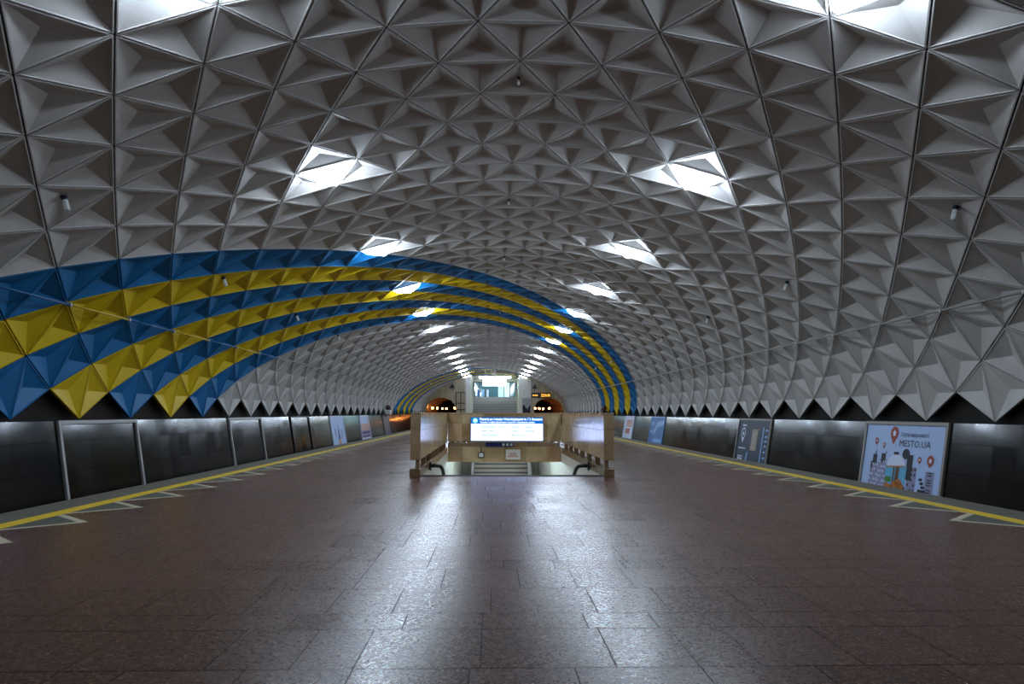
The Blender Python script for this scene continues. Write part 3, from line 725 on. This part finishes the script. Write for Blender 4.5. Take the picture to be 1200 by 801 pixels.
# exit stairs
root = empty('exit_staircase', (0, END_Y-.6, 0)); tag(root, 'wide grey granite stairs climbing to the exit hall at the far end', 'stairs')
mb = MB(); mb.box((-2.83, 0, 0), (2.83, .36, .17)); mes = mb.mesh('step', mat('light_grey_step', (.30,.29,.29), .5))
mb = MB(); mb.box((-2.83, -.006, .135), (2.83, .04, .172)); men = mb.mesh('nosing', M_NOSE)
for i in range(20):
    st = link('step', mes, root, (0, .33*i, .17*i)); link('nosing', men, st)
TOPY, TOPZ = END_Y-.6+6.6, 3.4
for s, nm in ((-1, 'left'), (1, 'right')):
    r2 = empty('exit_balustrade', (s*2.95, END_Y-.7, 0)); tag(r2, 'pale sloping balustrade along the %s of the exit stairs' % nm, 'balustrade', 'balustrades of the exit stairs')
    mb = MB(); mb.prism([(0, 0), (6.7, 3.4), (6.7, 4.25), (0, .85)], -.1, .1, lambda u, v, d: (d, u, v)); mb.build('panel', M_MARBW, r2)
    mb = MB(); mb.prism([(-.02, .85), (6.7, 4.25), (6.7, 4.33), (-.02, .93)], -.13, .13, lambda u, v, d: (d, u, v)); mb.build('rail', M_STEEL, r2)
mb = MB(); mb.box((-3.1, TOPY, 3.1), (3.1, 99, 3.4)); tag(mb.build('floor_hall', M_STEP), 'upper landing floor of the exit hall', 'floor', kind='structure')
mb = MB(); mb.box((-3.3, END_Y+.8, 0), (-3.1, 99, 6.3)); mb.box((3.1, END_Y+.8, 0), (3.3, 99, 6.3)); tag(mb.build('wall_hall_sides', M_MARBW), 'pale marble side walls of the exit hall', 'wall', kind='structure')
mb = MB(); mb.box((-3.1, 98.6, 3.4), (3.1, 99, 6.4)); tag(mb.build('wall_hall_back', M_MARBW), 'back wall of the exit hall behind glazed doors', 'wall', kind='structure')
root = empty('glazed_screen', (0, 97.6, 3.4)); tag(root, 'dark framed glazed door screen at the top of the exit stairs', 'glass screen')
for i in range(8):
    x = -3.0+i*.857
    mb = MB(); mb.box((x-.04, -.04, 0), (x+.04, .04, 2.2)); mb.build('mullion', M_DARKM, root)
    if i < 7: mb = MB(); mb.box((x+.05, -.015, .05), (x+.807, .015, 2.1)); mb.build('pane', M_GLASS if i not in (4, 5) else mat('lit_pane', (.3,.5,.5), .1, emit=(.45,.9,.95), emit_s=.55), root)
mb = MB(); mb.box((-3.05, -.05, 2.1), (3.05, .05, 2.2)); mb.build('head_rail', M_DARKM, root)
for i, (x, m_) in enumerate(((-2.3, P_ABLU), (-1.6, P_ABL2), (-1.0, P_WHT))):
    root = empty('ticket_gate', (x, 96.3, 3.4)); tag(root, '%s ticket gate standing at the top of the exit stairs' % ('dark blue', 'light blue', 'white')[i], 'gate', 'ticket gates')
    mb = MB(); mb.bevbox((-.14, -.4, 0), (.14, .4, 1.0), .03); mb.build('cabinet', m_, root)
    mb = MB(); mb.bevbox((-.16, -.42, 1.0), (.16, .42, 1.06), .015); mb.build('top', M_STEEL, root)
for i, y in enumerate((92.0, 95.5)):
    root = empty('hall_lamp', (0, y, 6.0)); tag(root, 'bright strip lamp over the exit stairs, %s' % ('nearer one' if i == 0 else 'farther one'), 'lamp', 'strip lamps over the exit stairs')
    mb = MB(); mb.box((-2.2, -.12, .0), (2.2, .12, .06)); mb.build('housing', M_HOUSE, root)
    mb = MB(); mb.box((-2.15, -.1, -.05), (2.15, .1, 0)); mb.build('tube', mat('hall_tube', (.9,.9,.9), .4, emit=(.75,.95,1.0), emit_s=55.0), root)
    for x in (-1.8, 1.8): mb = MB(); mb.tube([(x, 0, .05), (x, 0, .35)], .015, 6); mb.build('hanger', M_DARKM, root)
# hanging lightbox
root = empty('hanging_lightbox', (-.1, 84, 4.45)); tag(root, 'glowing white lightbox hanging from the vault before the exit stairs', 'sign')
mb = MB(); mb.bevbox((-1.45, -.1, 0), (1.42, .1, .86), .01); mb.build('casing', M_STEEL, root)
mb = MB(); mb.box((-1.42, -.112, .03), (1.39, -.10, .83)); mb.build('face', M_SIGNW, root)
mb = MB(); mb.tube([(.1, 0, .86), (.1, 0, 1.95)], .06, 8); mb.build('stem', M_ENAM, root)
# mirror board with painted zigzag reflection, frame doors, loudspeakers, clock
root = empty('mirror_board', (4.0, END_Y-.52, 0)); tag(root, 'dark mirror board with a painted grey zigzag reflection on the right pillar', 'board')
mb = MB(); mb.box((-.55, -.05, 0), (.55, 0, 3.1)); mb.build('backing', mat('reflection_grey', (.30,.31,.30), .5), root)
mb = MB(); mb.prism([(-.5,.05),(.5,.05),(.5,2.25),(.28,2.0),(.12,1.7),(-.1,1.95),(-.32,2.3),(-.5,2.1)], .05, .07, lambda u, v, d: (u, -d, v)); mb.build('zigzag', P_DK, root)  # mirrored vault teeth painted on as a dark outline over grey
root = empty('frame_door', (-4.35, END_Y-.01, 0)); tag(root, 'dark framed double door beside the left pillar', 'door')
for x in (-.6, 0, .6): mb = MB(); mb.box((x-.06, -.12, 0), (x+.06, 0, 3.8)); mb.build('post', M_DARKM, root)
for z in (1.6, 2.4, 3.75): mb = MB(); mb.box((-.6, -.11, z), (.6, -.01, z+.1)); mb.build('rail', M_DARKM, root)
for s, nm in ((-1, 'left'), (1, 'right')):
    root = empty('loudspeaker', (-5.45 if s < 0 else 5.05, END_Y-.01, 4.35)); tag(root, 'dark wedge loudspeaker on a bracket beside the %s pillar' % nm, 'loudspeaker', 'loudspeakers on the end wall')
    mb = MB(); mb.prism([(-.35,0),(.35,0),(.12,.45),(-.12,.45)], .15, .5, lambda u, v, d: (u, -d, v)); mb.build('horn', M_DARKM, root)
    mb = MB(); mb.tube([(0,-.3,.2), (0,-.02,.3)], .04, 6); mb.build('bracket', M_DARKM, root)
    mb = MB(); mb.tube([(0,-.06,-.4), (0,-.06,.7)], .03, 6); mb.build('post', M_DARKM, root)
root = empty('led_clock', (5.9, END_Y-.01, 3.2)); tag(root, 'black display with amber digits above the right tunnel mouth', 'clock')
mb = MB(); mb.bevbox((-1.25, -.2, 0), (1.2, 0, .62), .02); mb.build('case', M_DARKM, root)
for body, sz, wd, x, z in (('22:56:40', .5, 1.15, -.02, .12), ('0:56', .22, .7, -1.12, .2)):
    place_text(text_mesh(body, sz, wd, bold=.01), root, x, z, -.205, M_LED, 'digits')
